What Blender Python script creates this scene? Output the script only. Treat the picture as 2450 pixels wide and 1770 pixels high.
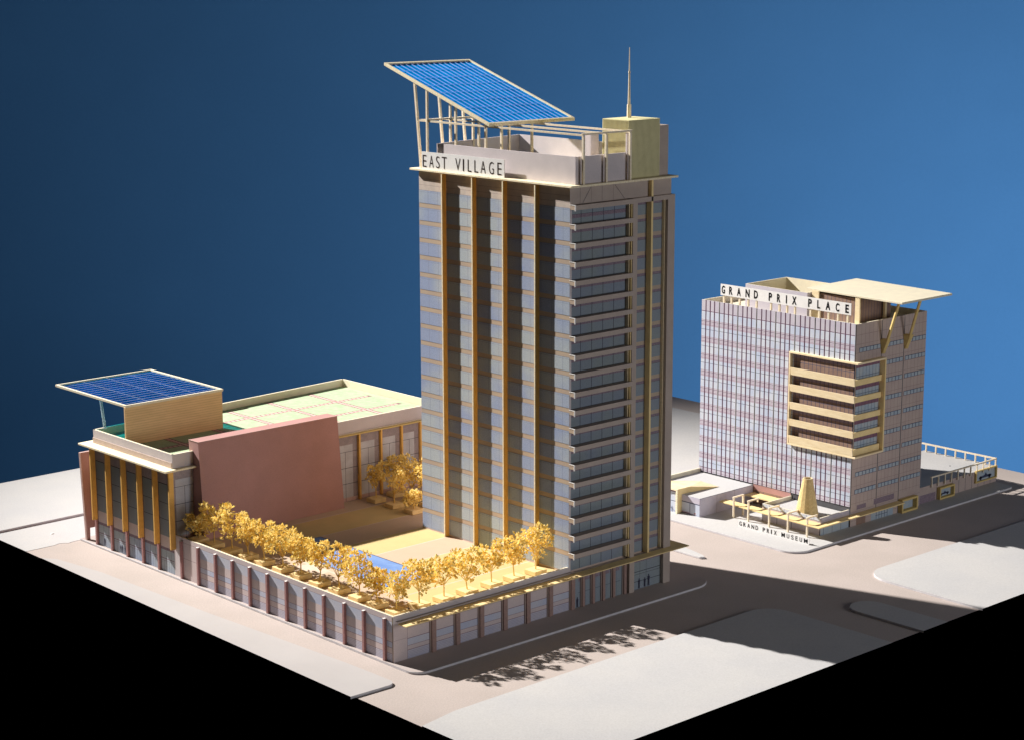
import bpy, math, random
from mathutils import Vector, Matrix
for o in list(bpy.data.objects): bpy.data.objects.remove(o)
S = bpy.context.scene
COL = S.collection
R = math.radians

# ------------------------------------------------------------------ camera
CAM = Vector((-20.57956, -25.64892, 12.02028)); YAW, PITCH, ROLL = 0.8294, 0.20348, -0.00195
fw = Vector((math.cos(YAW)*math.cos(PITCH), math.sin(YAW)*math.cos(PITCH), -math.sin(PITCH)))
rt = fw.cross(Vector((0, 0, 1))).normalized(); up = rt.cross(fw)
c_, s_ = math.cos(ROLL), math.sin(ROLL)
r2 = c_*rt + s_*up; u2 = -s_*rt + c_*up
cd = bpy.data.cameras.new('camera'); cam = bpy.data.objects.new('camera', cd); COL.objects.link(cam)
cam.matrix_world = Matrix(((r2.x, u2.x, -fw.x, CAM.x), (r2.y, u2.y, -fw.y, CAM.y), (r2.z, u2.z, -fw.z, CAM.z), (0, 0, 0, 1)))
cd.sensor_fit = 'HORIZONTAL'; cd.sensor_width = 36; cd.lens = 4683.67/2450*36
cd.shift_x = -6.04/2450; cd.shift_y = 8.47/2450
cd.clip_start = 0.1; cd.clip_end = 500
S.camera = cam
# ------------------------------------------------------------------ world, lamps, exposure
W = bpy.data.worlds.new("World"); S.world = W; W.use_nodes = True
W.node_tree.nodes['Background'].inputs[0].default_value = (0.85, 0.9, 1.0, 1)
W.node_tree.nodes['Background'].inputs[1].default_value = 0.025

def aim(o, target):
    o.rotation_euler = (Vector(target)-o.location).to_track_quat('-Z', 'Y').to_euler()
KEY = Vector((-11.0, 58.0, 42.0))
ld = bpy.data.lights.new('key_spot', 'SPOT'); ld.energy = 610000; ld.color = (1.0, 0.955, 0.90)
ld.shadow_soft_size = 0.62; ld.spot_size = R(27.6); ld.spot_blend = 0.97
lo = bpy.data.objects.new('key_spot', ld); lo.location = KEY; COL.objects.link(lo); aim(lo, (8.3, -2.0, 0))
hf = Vector((math.cos(YAW), math.sin(YAW), 0)); hr = Vector((math.sin(YAW), -math.cos(YAW), 0))
ad = bpy.data.lights.new('backdrop_lamp', 'AREA'); ad.energy = 10600; ad.size = 3; ad.color = (0.95, 0.98, 1.0)
ao = bpy.data.objects.new('backdrop_lamp', ad); ao.location = CAM + hf*47 + hr*25; ao.location.z = -5.5; COL.objects.link(ao)
aim(ao, ao.location + hf*10 + Vector((0, 0, .4)))
fd = bpy.data.lights.new('soft_fill', 'AREA'); fd.energy = 3500; fd.size = 10; fd.color = (0.96, 0.96, 1.0)
fo = bpy.data.objects.new('soft_fill', fd); fo.location = (14, -36, 8.0); COL.objects.link(fo); aim(fo, (8, 2, 4))

S.view_settings.view_transform = 'Standard'; S.view_settings.look = 'None'
S.view_settings.exposure = 0.0; S.view_settings.gamma = 1.0; S.view_settings.use_curve_mapping = False
S.render.engine = 'CYCLES'
S.cycles.max_bounces = 8; S.cycles.diffuse_bounces = 5; S.cycles.transparent_max_bounces = 12

# ------------------------------------------------------------------ materials
MATS = {}
def paper(name, col, col2=None, nscale=6.0, grain=0.10, gscale=70.0, rough=0.9, bump=0.15, stretch=None, trans=0.0, spec=0.1, mott=0.5):
    """card or printed paper: slow mottling between two tints, fine fibre grain, faint bump"""
    m = bpy.data.materials.new(name); m.use_nodes = True; nt = m.node_tree; N, L = nt.nodes, nt.links
    b = N['Principled BSDF']; b.inputs['Roughness'].default_value = rough
    b.inputs['Specular IOR Level'].default_value = spec
    tc = N.new('ShaderNodeTexCoord'); mp = N.new('ShaderNodeMapping'); L.new(tc.outputs['Object'], mp.inputs['Vector'])
    if stretch: mp.inputs['Scale'].default_value = stretch
    n1 = N.new('ShaderNodeTexNoise'); n1.inputs['Scale'].default_value = nscale; n1.inputs['Detail'].default_value = 4
    L.new(mp.outputs[0], n1.inputs['Vector'])
    n2 = N.new('ShaderNodeTexNoise'); n2.inputs['Scale'].default_value = gscale; n2.inputs['Detail'].default_value = 3; n2.inputs['Roughness'].default_value = .8
    L.new(mp.outputs[0], n2.inputs['Vector'])
    if col2 is None: col2 = tuple(c*0.88 for c in col)
    r = N.new('ShaderNodeValToRGB'); r.color_ramp.elements[0].color = (*col, 1); r.color_ramp.elements[1].color = (*col2, 1)
    r.color_ramp.elements[0].position = .5-.5*mott*.5; r.color_ramp.elements[1].position = .5+.5*mott*.5
    L.new(n1.outputs['Fac'], r.inputs[0])
    mr = N.new('ShaderNodeMapRange'); mr.inputs[1].default_value = .3; mr.inputs[2].default_value = .7
    mr.inputs[3].default_value = 1-grain; mr.inputs[4].default_value = 1+grain; L.new(n2.outputs['Fac'], mr.inputs[0])
    mx = N.new('ShaderNodeVectorMath'); mx.operation = 'SCALE'
    L.new(r.outputs['Color'], mx.inputs[0]); L.new(mr.outputs[0], mx.inputs['Scale'])
    L.new(mx.outputs[0], b.inputs['Base Color'])
    if bump:
        bp = N.new('ShaderNodeBump'); bp.inputs['Strength'].default_value = bump; bp.inputs['Distance'].default_value = .004
        L.new(n2.outputs['Fac'], bp.inputs['Height']); L.new(bp.outputs[0], b.inputs['Normal'])
    if trans:
        tr = N.new('ShaderNodeBsdfTranslucent'); L.new(mx.outputs[0], tr.inputs['Color'])
        ms = N.new('ShaderNodeMixShader'); ms.inputs[0].default_value = trans
        L.new(b.outputs[0], ms.inputs[1]); L.new(tr.outputs[0], ms.inputs[2])
        L.new(ms.outputs[0], N['Material Output'].inputs['Surface'])
    MATS[name] = m; return m
def flat(name, col, rough=.9):
    m = bpy.data.materials.new(name); m.use_nodes = True; b = m.node_tree.nodes['Principled BSDF']
    b.inputs['Base Color'].default_value = (*col, 1); b.inputs['Roughness'].default_value = rough; b.inputs['Specular IOR Level'].default_value = 0.05
    MATS[name] = m; return m

paper('road_card', (.49, .425, .395), (.46, .40, .37), nscale=.9, grain=.13, gscale=34)
paper('white_card', (.53, .52, .515), (.50, .495, .50), nscale=.7, grain=.09, gscale=34)
paper('strip_card', (.48, .455, .45), (.46, .435, .43), nscale=.9, grain=.05)
paper('podium_card', (.48, .42, .395), (.45, .395, .375), nscale=.9, grain=.07)
paper('kerb_card', (.62, .61, .64), grain=.05)
paper('grey_card', (.60, .545, .555), (.56, .51, .52), nscale=3, grain=.09)
paper('tan_card', (.45, .38, .335), (.42, .35, .31), nscale=3, grain=.10)
paper('shell', (.52, .42, .37), (.48, .39, .34), grain=.1)
paper('glass_blue', (.29, .35, .51), (.39, .44, .48), nscale=.55, grain=.22, mott=.35, stretch=(1, 1, 1.3))
paper('glass_dark', (.24, .28, .34), (.26, .30, .31), nscale=1.2, grain=.14)
paper('spandrel', (.47, .375, .285), (.44, .35, .28), nscale=2, grain=.12)
paper('spandrel_top', (.58, .50, .44), grain=.12)
paper('ink_blue', (.20, .22, .33), grain=.15)
paper('ink_purple', (.22, .12, .16), grain=.15)
paper('ink_dark', (.05, .05, .08), grain=.1)
paper('header', (.21, .16, .20), (.28, .22, .26), nscale=40, grain=.25)
paper('pink_print', (.60, .51, .50), (.55, .48, .49), nscale=2, grain=.12)
paper('blue_print', (.45, .49, .62), (.52, .53, .60), nscale=2, grain=.14)
paper('brick_print', (.46, .46, .56), (.52, .50, .56), nscale=5, grain=.14)
paper('brick_line', (.30, .28, .38), grain=.2)
paper('stone_print', (.56, .57, .62), (.48, .48, .52), nscale=4, grain=.16)
paper('stone_dark', (.30, .26, .28), (.36, .31, .33), nscale=9, grain=.25)
paper('pilaster', (.40, .215, .205), (.33, .19, .19), nscale=30, grain=.25)
paper('brown_card', (.34, .23, .20), (.30, .205, .185), nscale=20, grain=.15)
paper('rust_card', (.44, .25, .235), (.41, .235, .22), nscale=2, grain=.12)
paper('rust_edge', (.60, .42, .38), grain=.1)
paper('orange_board', (.80, .48, .14), (.72, .43, .13), nscale=8, grain=.08)
paper('wood', (.84, .71, .48), (.78, .64, .41), nscale=4, grain=.10, stretch=(1, 1, 5), bump=.3)
paper('plank', (.74, .52, .28), (.68, .47, .25), nscale=3, grain=.10, stretch=(1, 1, 6))
paper('plank_line', (.52, .34, .17), grain=.1)
paper('wood_edge', (.88, .80, .60), (.80, .68, .45), nscale=30, grain=.18, bump=.4)
paper('stick', (.85, .76, .60), (.78, .66, .48), nscale=20, grain=.12, bump=.3)
paper('ochre', (.66, .50, .20), (.60, .45, .19), nscale=5, grain=.08)
paper('ochre_light', (.84, .66, .34), (.78, .60, .30), nscale=5, grain=.08)
paper('deck_yellow', (.62, .47, .23), (.58, .45, .22), nscale=3, grain=.06)
paper('deck_pink', (.56, .42, .31), (.54, .41, .30), nscale=3, grain=.06)
paper('deck_pale', (.66, .54, .44), grain=.06)
paper('pool_blue', (.12, .22, .50), (.22, .34, .60), nscale=2.5, grain=.10, mott=.8)
paper('pool_edge', (.06, .07, .14), grain=.1)
paper('lawn', (.35, .46, .28), (.44, .53, .36), nscale=9, grain=.14, mott=.8)
paper('paver', (.70, .48, .42), (.64, .44, .40), nscale=8, grain=.1)
paper('paver_line', (.26, .15, .16), grain=.1)
paper('cream_card', (.74, .68, .52), (.70, .64, .50), grain=.06)
paper('gp_white', (.47, .53, .66), (.56, .59, .66), nscale=3, grain=.07)
paper('gp_pink', (.48, .45, .53), (.52, .49, .55), nscale=3, grain=.08)
paper('gp_line', (.13, .05, .10), grain=.2)
paper('gp_rose', (.42, .33, .41), grain=.2)
paper('gp_mull', (.085, .035, .065), grain=.2)
paper('gp_navy', (.06, .07, .13), grain=.2)
paper('gp_side', (.48, .39, .35), (.45, .36, .33), nscale=3, grain=.12)
paper('gp_side_line', (.26, .19, .20), grain=.15)
paper('gp_window', (.34, .42, .50), (.42, .46, .48), nscale=5, grain=.15)
paper('gp_brown', (.24, .16, .13), (.28, .19, .15), nscale=6, grain=.15)
paper('seam', (.10, .10, .11), grain=.1)
paper('sign_white', (.80, .79, .78), (.76, .75, .74), grain=.03, rough=.5, spec=.3)
flat('letter_brown', (.035, .02, .018)); flat('letter_black', (.01, .01, .012))
paper('ribbed', (.74, .69, .40), (.70, .65, .37), grain=.05)
paper('rib_line', (.52, .49, .30), grain=.05)
paper('cone_card', (.70, .54, .27), (.62, .46, .22), nscale=18, grain=.22, bump=.6)
paper('petal', (.92, .68, .15), (.96, .82, .40), nscale=22, grain=.12, trans=.22, bump=0)
paper('twig', (.78, .56, .18), (.72, .5, .17), nscale=20, grain=.1)
paper('grid_dim', (.36, .42, .55), grain=.05)
paper('grid_line', (.40, .58, 1.0), grain=.05)
paper('backdrop_blue', (.070, .220, .49), (.068, .215, .48), nscale=.4, grain=.02, gscale=8, bump=0, spec=0)
flat('black_velvet', (0, 0, 0), 1.0); MATS['black_velvet'].node_tree.nodes['Principled BSDF'].inputs['Specular IOR Level'].default_value = 0

def acetate(name, tint, body, mixb, glossy, tl_):
    m = bpy.data.materials.new(name); m.use_nodes = True; nt = m.node_tree; N, L = nt.nodes, nt.links
    N.remove(N['Principled BSDF'])
    tr = N.new('ShaderNodeBsdfTransparent'); tr.inputs[0].default_value = (*tint, 1)
    df = N.new('ShaderNodeBsdfDiffuse'); tl = N.new('ShaderNodeBsdfTranslucent')
    tc = N.new('ShaderNodeTexCoord'); no = N.new('ShaderNodeTexNoise'); no.inputs['Scale'].default_value = 1.6; no.inputs['Detail'].default_value = 5
    mp = N.new('ShaderNodeMapping'); mp.inputs['Scale'].default_value = (2.2, .5, 1); L.new(tc.outputs['Object'], mp.inputs[0]); L.new(mp.outputs[0], no.inputs[0])
    cr = N.new('ShaderNodeValToRGB'); cr.color_ramp.elements[0].position = .30; cr.color_ramp.elements[1].position = .70
    cr.color_ramp.elements[0].color = (*[c*.7 for c in body], 1); cr.color_ramp.elements[1].color = (*[min(1, c*1.2) for c in body], 1)
    L.new(no.outputs['Fac'], cr.inputs[0]); L.new(cr.outputs[0], df.inputs[0]); L.new(cr.outputs[0], tl.inputs[0])
    a = N.new('ShaderNodeMixShader'); a.inputs[0].default_value = tl_; L.new(df.outputs[0], a.inputs[1]); L.new(tl.outputs[0], a.inputs[2])
    b = N.new('ShaderNodeMixShader'); b.inputs[0].default_value = mixb; L.new(tr.outputs[0], b.inputs[1]); L.new(a.outputs[0], b.inputs[2])
    g = N.new('ShaderNodeBsdfGlossy'); g.inputs['Roughness'].default_value = .12
    bp = N.new('ShaderNodeBump'); bp.inputs['Strength'].default_value = .35; bp.inputs['Distance'].default_value = .03; L.new(no.outputs['Fac'], bp.inputs['Height']); L.new(bp.outputs[0], g.inputs['Normal'])
    c = N.new('ShaderNodeMixShader'); c.inputs[0].default_value = glossy; L.new(b.outputs[0], c.inputs[1]); L.new(g.outputs[0], c.inputs[2])
    L.new(c.outputs[0], N['Material Output'].inputs[0]); MATS[name] = m
acetate('blue_acetate', (.02, .42, .95), (.0, .33, 1.0), .82, .03, 0.05)
acetate('dark_acetate', (.02, .80, .92), (.0, .09, .42), .36, .03, .35)
m = bpy.data.materials.new('clear_acetate'); m.use_nodes = True
_b = m.node_tree.nodes['Principled BSDF']; _b.inputs['Base Color'].default_value = (.75, .85, .92, 1); _b.inputs['Roughness'].default_value = .15
_b.inputs['Transmission Weight'].default_value = .6; MATS['clear_acetate'] = m

# ------------------------------------------------------------------ builders
def tag(o, label=None, cat=None, group=None, kind=None):
    if label: o['label'] = label
    if cat: o['category'] = cat
    if group: o['group'] = group
    if kind: o['kind'] = kind
    return o
ORI = {}
def thing(name, loc, label, cat, group=None):
    o = bpy.data.objects.new(name, None); o.empty_display_size = .1; o.location = loc; COL.objects.link(o)
    ORI[o.name] = Vector(loc); return tag(o, label, cat, group)
class MB:
    def __init__(s): s.v = []; s.f = []; s.m = []; s.ml = []
    def mi(s, m):
        if m not in s.ml: s.ml.append(m)
        return s.ml.index(m)
    def face(s, pts, m):
        n = len(s.v); s.v += [tuple(p) for p in pts]; s.f.append(tuple(range(n, n+len(pts)))); s.m.append(s.mi(m)); return s
    def hexa(s, p, m, top=None, side=None):
        n = len(s.v); s.v += [tuple(q) for q in p]
        for k, f in enumerate(((3, 2, 1, 0), (4, 5, 6, 7), (0, 1, 5, 4), (1, 2, 6, 5), (2, 3, 7, 6), (3, 0, 4, 7))):
            s.f.append(tuple(n+i for i in f)); s.m.append(s.mi(top if (k == 1 and top) else (side if (k != 1 and side) else m)))
        return s
    def box(s, x0, x1, y0, y1, z0, z1, m, top=None, side=None):
        return s.hexa([(x0, y0, z0), (x1, y0, z0), (x1, y1, z0), (x0, y1, z0), (x0, y0, z1), (x1, y0, z1), (x1, y1, z1), (x0, y1, z1)], m, top, side)
    def prism(s, poly, z0, z1, m, side=None):
        n = len(poly); b = len(s.v)
        s.v += [(x, y, z0) for x, y in poly] + [(x, y, z1) for x, y in poly]
        s.f.append(tuple(reversed(range(b, b+n)))); s.m.append(s.mi(side or m)); s.f.append(tuple(range(b+n, b+2*n))); s.m.append(s.mi(m))
        for i in range(n):
            j = (i+1) % n; s.f.append((b+i, b+j, b+n+j, b+n+i))
            edge = (poly[i][1] < -5.2 and poly[j][1] < -5.2) or (poly[i][0] < -.84 and poly[j][0] < -.84 and abs(poly[i][0]-poly[j][0]) < .5 and poly[i][1] > -4 and poly[i][1] < 9.9 and side) or (poly[i][0] < -1.30 and poly[j][0] < -1.30)
            s.m.append(s.mi('black_velvet' if (edge and side == 'kerb_card') else (side or m)))
        return s
    def bar(s, p, q, w, d=None, m='stick', ref=(0, 0, 1)):
        p, q = Vector(p), Vector(q); d = d or w; a = (q-p).normalized(); r = Vector(ref)
        if abs(a.dot(r)) > .95: r = Vector((0, 1, 0))
        x = a.cross(r).normalized()*w/2; y = a.cross(x).normalized()*d/2
        return s.hexa([p-x-y, p+x-y, p+x+y, p-x+y, q-x-y, q+x-y, q+x+y, q-x+y], m)
    def tube(s, p, q, r0, r1, m, n=6):
        p, q = Vector(p), Vector(q); a = (q-p).normalized(); r = Vector((0, 0, 1)) if abs(a.z) < .9 else Vector((1, 0, 0))
        x = a.cross(r).normalized(); y = a.cross(x); b = len(s.v)
        for c, rr in ((p, r0), (q, r1)):
            for k in range(n): t = 2*math.pi*k/n; s.v.append(tuple(c+x*math.cos(t)*rr+y*math.sin(t)*rr))
        for k in range(n): s.f.append((b+k, b+(k+1) % n, b+n+(k+1) % n, b+n+k)); s.m.append(s.mi(m))
        s.f.append(tuple(range(b+n, b+2*n))); s.m.append(s.mi(m)); return s
    def paint(s, O, U, V, rects):
        """painter's algorithm on one plane: rects (u0,u1,v0,v1,mat), later ones on top, no overlapping faces"""
        O, U, V = Vector(O), Vector(U), Vector(V)
        q = lambda x: round(x, 5)
        ub = sorted({q(a) for r in rects for a in r[:2]}); vb = sorted({q(a) for r in rects for a in r[2:4]})
        for j in range(len(vb)-1):
            v0, v1 = vb[j], vb[j+1]; vc = (v0+v1)/2; row = [r for r in rects if r[2] < vc < r[3]]
            if not row: continue
            run = None
            for i in range(len(ub)-1):
                uc = (ub[i]+ub[i+1])/2; mm = None
                for r in row:
                    if r[0] < uc < r[1]: mm = r[4]
                if run and run[2] == mm: run[1] = ub[i+1]
                else:
                    if run and run[2]: s.face([O+U*run[0]+V*v0, O+U*run[1]+V*v0, O+U*run[1]+V*v1, O+U*run[0]+V*v1], run[2])
                    run = [ub[i], ub[i+1], mm]
            if run and run[2]: s.face([O+U*run[0]+V*v0, O+U*run[1]+V*v0, O+U*run[1]+V*v1, O+U*run[0]+V*v1], run[2])
        return s
    def build(s, name, parent=None, label=None, bevel=0, loc=None):
        off = Vector((0, 0, 0))
        if parent:
            p = parent
            while p.parent: p = p.parent
            off = ORI[p.name]
        elif loc: off = Vector(loc)
        me = bpy.data.meshes.new(name); me.from_pydata([tuple(Vector(v)-off) for v in s.v], [], s.f)
        for m_ in s.ml: me.materials.append(MATS[m_])
        for p_, i in zip(me.polygons, s.m): p_.material_index = i
        me.update()
        o = bpy.data.objects.new(name, me); COL.objects.link(o)
        if parent: o.parent = parent
        elif loc: o.location = loc; ORI[o.name] = Vector(loc)
        if label: o['label'] = label
        if bevel:
            b = o.modifiers.new('bevel', 'BEVEL'); b.width = bevel; b.segments = 1; b.limit_method = 'ANGLE'
        return o
def box(name, parent, x0, x1, y0, y1, z0, z1, m, **k):
    return MB().box(x0, x1, y0, y1, z0, z1, m).build(name, parent, **k)
XL, YR = (0, -1, 0), (1, 0, 0)   # u direction of faces looking to -X, and of faces looking to -Y
UPV = (0, 0, 1)
_glyph = {}
def glyph(ch, bold):
    k = (ch, bold)
    if k not in _glyph:
        cu = bpy.data.curves.new('glyph', 'FONT'); cu.body = ch; cu.size = 1; cu.offset = bold; cu.extrude = 0; cu.resolution_u = 4
        ob = bpy.data.objects.new('glyph', cu); COL.objects.link(ob)
        bpy.context.view_layer.update()
        me = bpy.data.meshes.new_from_object(ob.evaluated_get(bpy.context.evaluated_depsgraph_get()))
        vs = [tuple(v.co) for v in me.vertices]; fs = [tuple(p.vertices) for p in me.polygons]
        bpy.data.objects.remove(ob)
        x0 = min(v[0] for v in vs); x1 = max(v[0] for v in vs); y0 = min(v[1] for v in vs); y1 = max(v[1] for v in vs)
        _glyph[k] = ([((v[0]-x0)/(x1-x0), (v[1]-y0)/(y1-y0)) for v in vs], fs)
    return _glyph[k]
def lettering(items, O, U, V, v0, h, m, bold, parent, slope=0):
    """each glyph set at its own place on the sign: items (char, u0, u1)"""
    mb = MB(); O, U, V = Vector(O), Vector(U), Vector(V)
    for ch, a, b in items:
        vs, fs = glyph(ch, bold); n = len(mb.v)
        mb.v += [tuple(O+U*(a+(b-a)*x)+V*(v0+h*y)) for x, y in vs]
        mi = mb.mi(m)
        for f in fs: mb.f.append(tuple(n+i for i in f)); mb.m.append(mi)
    return mb.build('lettering', parent)
def figure(mb, O, U, V, u, v, h, m='ink_dark'):
    """small printed person on a facade sheet: head, shoulders, legs"""
    O, U, V = Vector(O), Vector(U), Vector(V); P = lambda a, b: O+U*(u+a*h)+V*(v+b*h)
    mb.face([P(-.05, .86), P(.05, .86), P(.07, .93), P(.04, 1), P(-.04, 1), P(-.07, .93)], m)
    mb.face([P(-.10, .45), P(.10, .45), P(.15, .8), P(.04, .85), P(-.04, .85), P(-.15, .8)], m)
    mb.face([P(-.10, 0), P(-.03, 0), P(-.01, .45), P(-.10, .45)], m)
    mb.face([P(.03, 0), P(.10, 0), P(.10, .45), P(.01, .45)], m)

# ------------------------------------------------------------------ setting
BX0, BX1, BY0, BY1 = -1.40, 19.75, -5.24, 16.0
g = MB().prism([(-1.50, -5.24), (19.66, -5.24), (19.9, 12.0), (19.9, 16.0), (-1.31, 15.98), (-1.33, 11.8)], -.30, 0, 'road_card', side='black_velvet')
tag(g.build('road'), kind='structure')
def arc(cx, cy, r, a0, a1, n=8): return [(cx+r*math.cos(R(a0+(a1-a0)*i/n)), cy+r*math.sin(R(a0+(a1-a0)*i/n))) for i in range(n+1)]
KH = .045
def slab(name, poly, m='white_card', h=KH, label=None):
    edge = any(p[1] < -5.2 or p[0] < -1.3 for p in poly)
    tag(MB().prism(poly, .001, h, m, side='kerb_card')
        .build(name, bevel=0 if edge else .008), label=label, kind='structure')
# pavement round the podium
slab('pavement', [(-.07, 10.62), (-.075, -.45)] + arc(.20, -.45, .275, 180, 270) + [(7.15, -.72)] + arc(7.2, -.17, .55, 270, 360) + [(7.8, 3.0), (7.9, 10.62)], 'podium_card')
# lower left block by the board's edge
slab('pavement', [(-1.565, -.78), (-.80, -.80)] + arc(-.76, -.62, .18, 270, 360) + [(-.60, .5), (-.85, 4.5), (-1.0, 8.2), (-1.2, 9.6), (-1.41, 9.9)], 'strip_card')
# pale flush sheet and the raised block at the far left
tag(MB().prism([(-1.34, 10.66), (-.65, 10.66)] + arc(-.55, 10.5, .2, 100, 30, 4) + [(-.2, 10.64), (8.3, 10.64), (8.3, 12.30), (-1.33, 12.30)], .001, .006, 'white_card').build('pavement'), kind='structure')
slab('pavement', [(-1.33, 12.30), (8.3, 12.36), (19.88, 12.5), (19.88, 15.99), (-1.31, 15.97)], 'white_card', .055)
# front block, right block, medians, office block pavement
slab('pavement', [(-1.53, -5.325), (7.33, -5.325), (7.33, -3.0)] + arc(6.78, -2.93, .55, 0, 90) + [(-.70, -2.45), (-1.52, -2.60)], 'white_card')
slab('pavement', [(10.16, -5.325), (19.64, -5.325), (19.72, -2.45), (11.0, -2.38)] + arc(10.85, -3.0, .62, 90, 180), 'white_card')
slab('median', [(8.27, -5.325), (9.03, -5.325), (9.03, -3.9)] + arc(8.65, -3.8, .38, 0, 180) + [(8.27, -3.9)], 'white_card')
slab('median', [(8.69, .62), (8.78, .55), (8.86, .68), (9.75, 4.6), (9.1, 4.6), (8.70, 1.45)], 'white_card')
slab('pavement', [(10.36, 5.2), (10.33, -.20)] + arc(10.75, -.2, .42, 180, 270) + [(18.1, -.61)] + arc(18.2, -.45, .16, 270, 360) + [(18.4, -.2), (18.7, 2.1), (18.7, 5.2)], 'white_card')
slab('pavement', [(10.4, 5.6), (18.7, 5.6), (18.7, 11.8), (10.4, 11.8)], 'white_card')
bk = CAM + hf*80
def wp(l, z): p = bk + hr*l; return (p.x, p.y, z)
tag(MB().face([wp(-85, -11), wp(85, -11), wp(85, 60), wp(-85, 60)], 'backdrop_blue').build('studio_backdrop'), kind='structure')  # blue studio backdrop wall standing behind the model board, not open air
fc = CAM + hf*20
def fp(d, l): p = CAM + hf*d + hr*l; return (p.x, p.y, -11.0)
tag(MB().face([fp(-60, -85), fp(-60, 85), fp(80, 85), fp(80, -85)], 'black_velvet').build('floor'), kind='structure')

mb = MB()
for a_, b_ in ((-.6, 2.9), (3.1, 5.6), (5.9, 6.7)): mb.face([(a_, -2.455, .004), (b_, -2.385, .004), (b_, -2.362, .004), (a_, -2.432, .004)], 'seam')
for a_, b_ in ((11.2, 13.1), (13.4, 17.5)): mb.face([(a_, -2.375, .004), (b_, -2.40, .004), (b_, -2.383, .004), (a_, -2.358, .004)], 'seam')
tag(mb.build('road_seam'), kind='structure')
# ------------------------------------------------------------------ podium building
HP, HD = .895, .765
pod = thing('podium_building', (3.5, 3.5, 0), 'low podium with brick-red pilasters and a yellow roof terrace holding tree planters', 'building')
b = MB().box(.004, 6.98, .004, 6.99, .02, HD-.004, 'shell'); b.build('shell', pod)
# parapets
box('parapet', pod, .004, .05, .004, 6.93, HD-.003, HP, 'cream_card', bevel=.004)
box('parapet', pod, .05, 4.29, .004, .05, HD-.003, HP, 'cream_card', bevel=.004)
# printed left wall
def podium_rect(u0, u1, side):
    r = [(u0, u1, .0, HP-.0, 'pink_print')]
    if side: r += [(u0, u1, .60, .80, 'blue_print')]
    r += [(u0, u1, .795, .80, 'ink_purple'), (u0, u1, .314, .419, 'blue_print'), (u0, u1, .0, .20, 'brick_print'),
          (u0, u1, .417, .424, 'ink_purple'), (u0, u1, .310, .318, 'ink_purple' if side else 'ink_purple'), (u0, u1, .2, .207, 'ink_purple')]
    for k in range(1, 7): r.append((u0, u1, k*.028, k*.028+.005, 'brick_line'))
    r.append(((u0+u1)/2-.003, (u0+u1)/2+.003, .02, .2, 'brick_line'))
    return r
PY = [6.70, 6.10, 5.49, 4.91, 4.33, 3.75, 3.14, 2.56, 1.98, 1.37, .80, .21]
edges = PY + [.03]
mb = MB(); rr = [(0, 6.96, 0, HP, 'grey_card')]
for k in range(len(edges)-1):
    a, c = 7-edges[k], 7-edges[k+1]
    if k == 0: rr += [(a, c, 0, HP, 'pink_print'), (a, c, .47, .476, 'ink_purple'), (a, c, .795, .8, 'ink_purple')]
    else: rr += podium_rect(a, c, True)
mb.paint((-.002, 7.0, .0), XL, UPV, rr); mb.build('printed_wall', pod)
for y in PY: MB().box(-.055, -.003, y-.030, y+.030, .045, .83, 'pilaster', top='sign_white').build('pilaster', pod, bevel=.004)
# printed right wall and its ledge
PX = [.90, 1.47, 2.05, 2.63, 3.21, 3.79, 4.37]
rr = [(0, .315, 0, HP, 'pink_print'), (0, 4.33, .72, HP, 'grey_card'), (.0, .31, .44, .444, 'ink_purple')]
ed = [.315] + PX
for k in range(len(ed)-1):
    a, c = ed[k], ed[k+1]
    rr += [(a, c, 0, .72, 'pink_print'), (a, c, .29, .42, 'blue_print'), (a, c, 0, .205, 'brick_print'), (a, c, .417, .427, 'ink_purple'), (a, c, .203, .212, 'ink_purple'), (a, c, .286, .292, 'ink_purple'), (a, c, .617, .621, 'ink_purple')]
    for j in range(1, 7): rr.append((a, c, j*.028, j*.028+.005, 'brick_line'))
    rr.append((a, a+.006, .02, .72, 'ink_purple'))
rr += [(4.37, 5.84, 0, .72, 'glass_dark')]
for j, x in enumerate([4.62, 4.9, 5.18, 5.47]):
    rr += [(x-.07, x+.2, .55, .64, 'header'), (x-.07, x+.22, .33, .336, 'ink_dark'), (x+.12, x+.124, .05, .7, 'ink_dark')]
mb = MB(); mb.paint((0, -.002, .0), YR, UPV, rr)
figure(mb, (0, -.008, 0), YR, UPV, 4.52, .05, .2)
mb.build('printed_wall', pod)
for x in PX + [4.65, 4.92, 5.20, 5.48, 5.79]:
    w = .05 if x < 4.5 else .035
    MB().box(x-w, x+w, -.055, -.003, .045, .74, 'brown_card').build('pilaster', pod, bevel=.004)
    MB().box(x-w-.020, x-w-.009, -.030, -.0035, .045, .74, 'gp_side').build('trim_strip', pod)
led = MB().prism([(.06, -.29), (7.36, -.29), (7.36, .32), (7.10, .32), (7.10, -.058), (.06, -.058)], .752, .772, 'ochre_light').build('ledge', pod, bevel=.004)
led['label'] = 'long thin yellow ledge along the right wall'
box('rail_strip', pod, .06, 4.35, -.057, -.003, .79, .80, 'tan_card')
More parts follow.
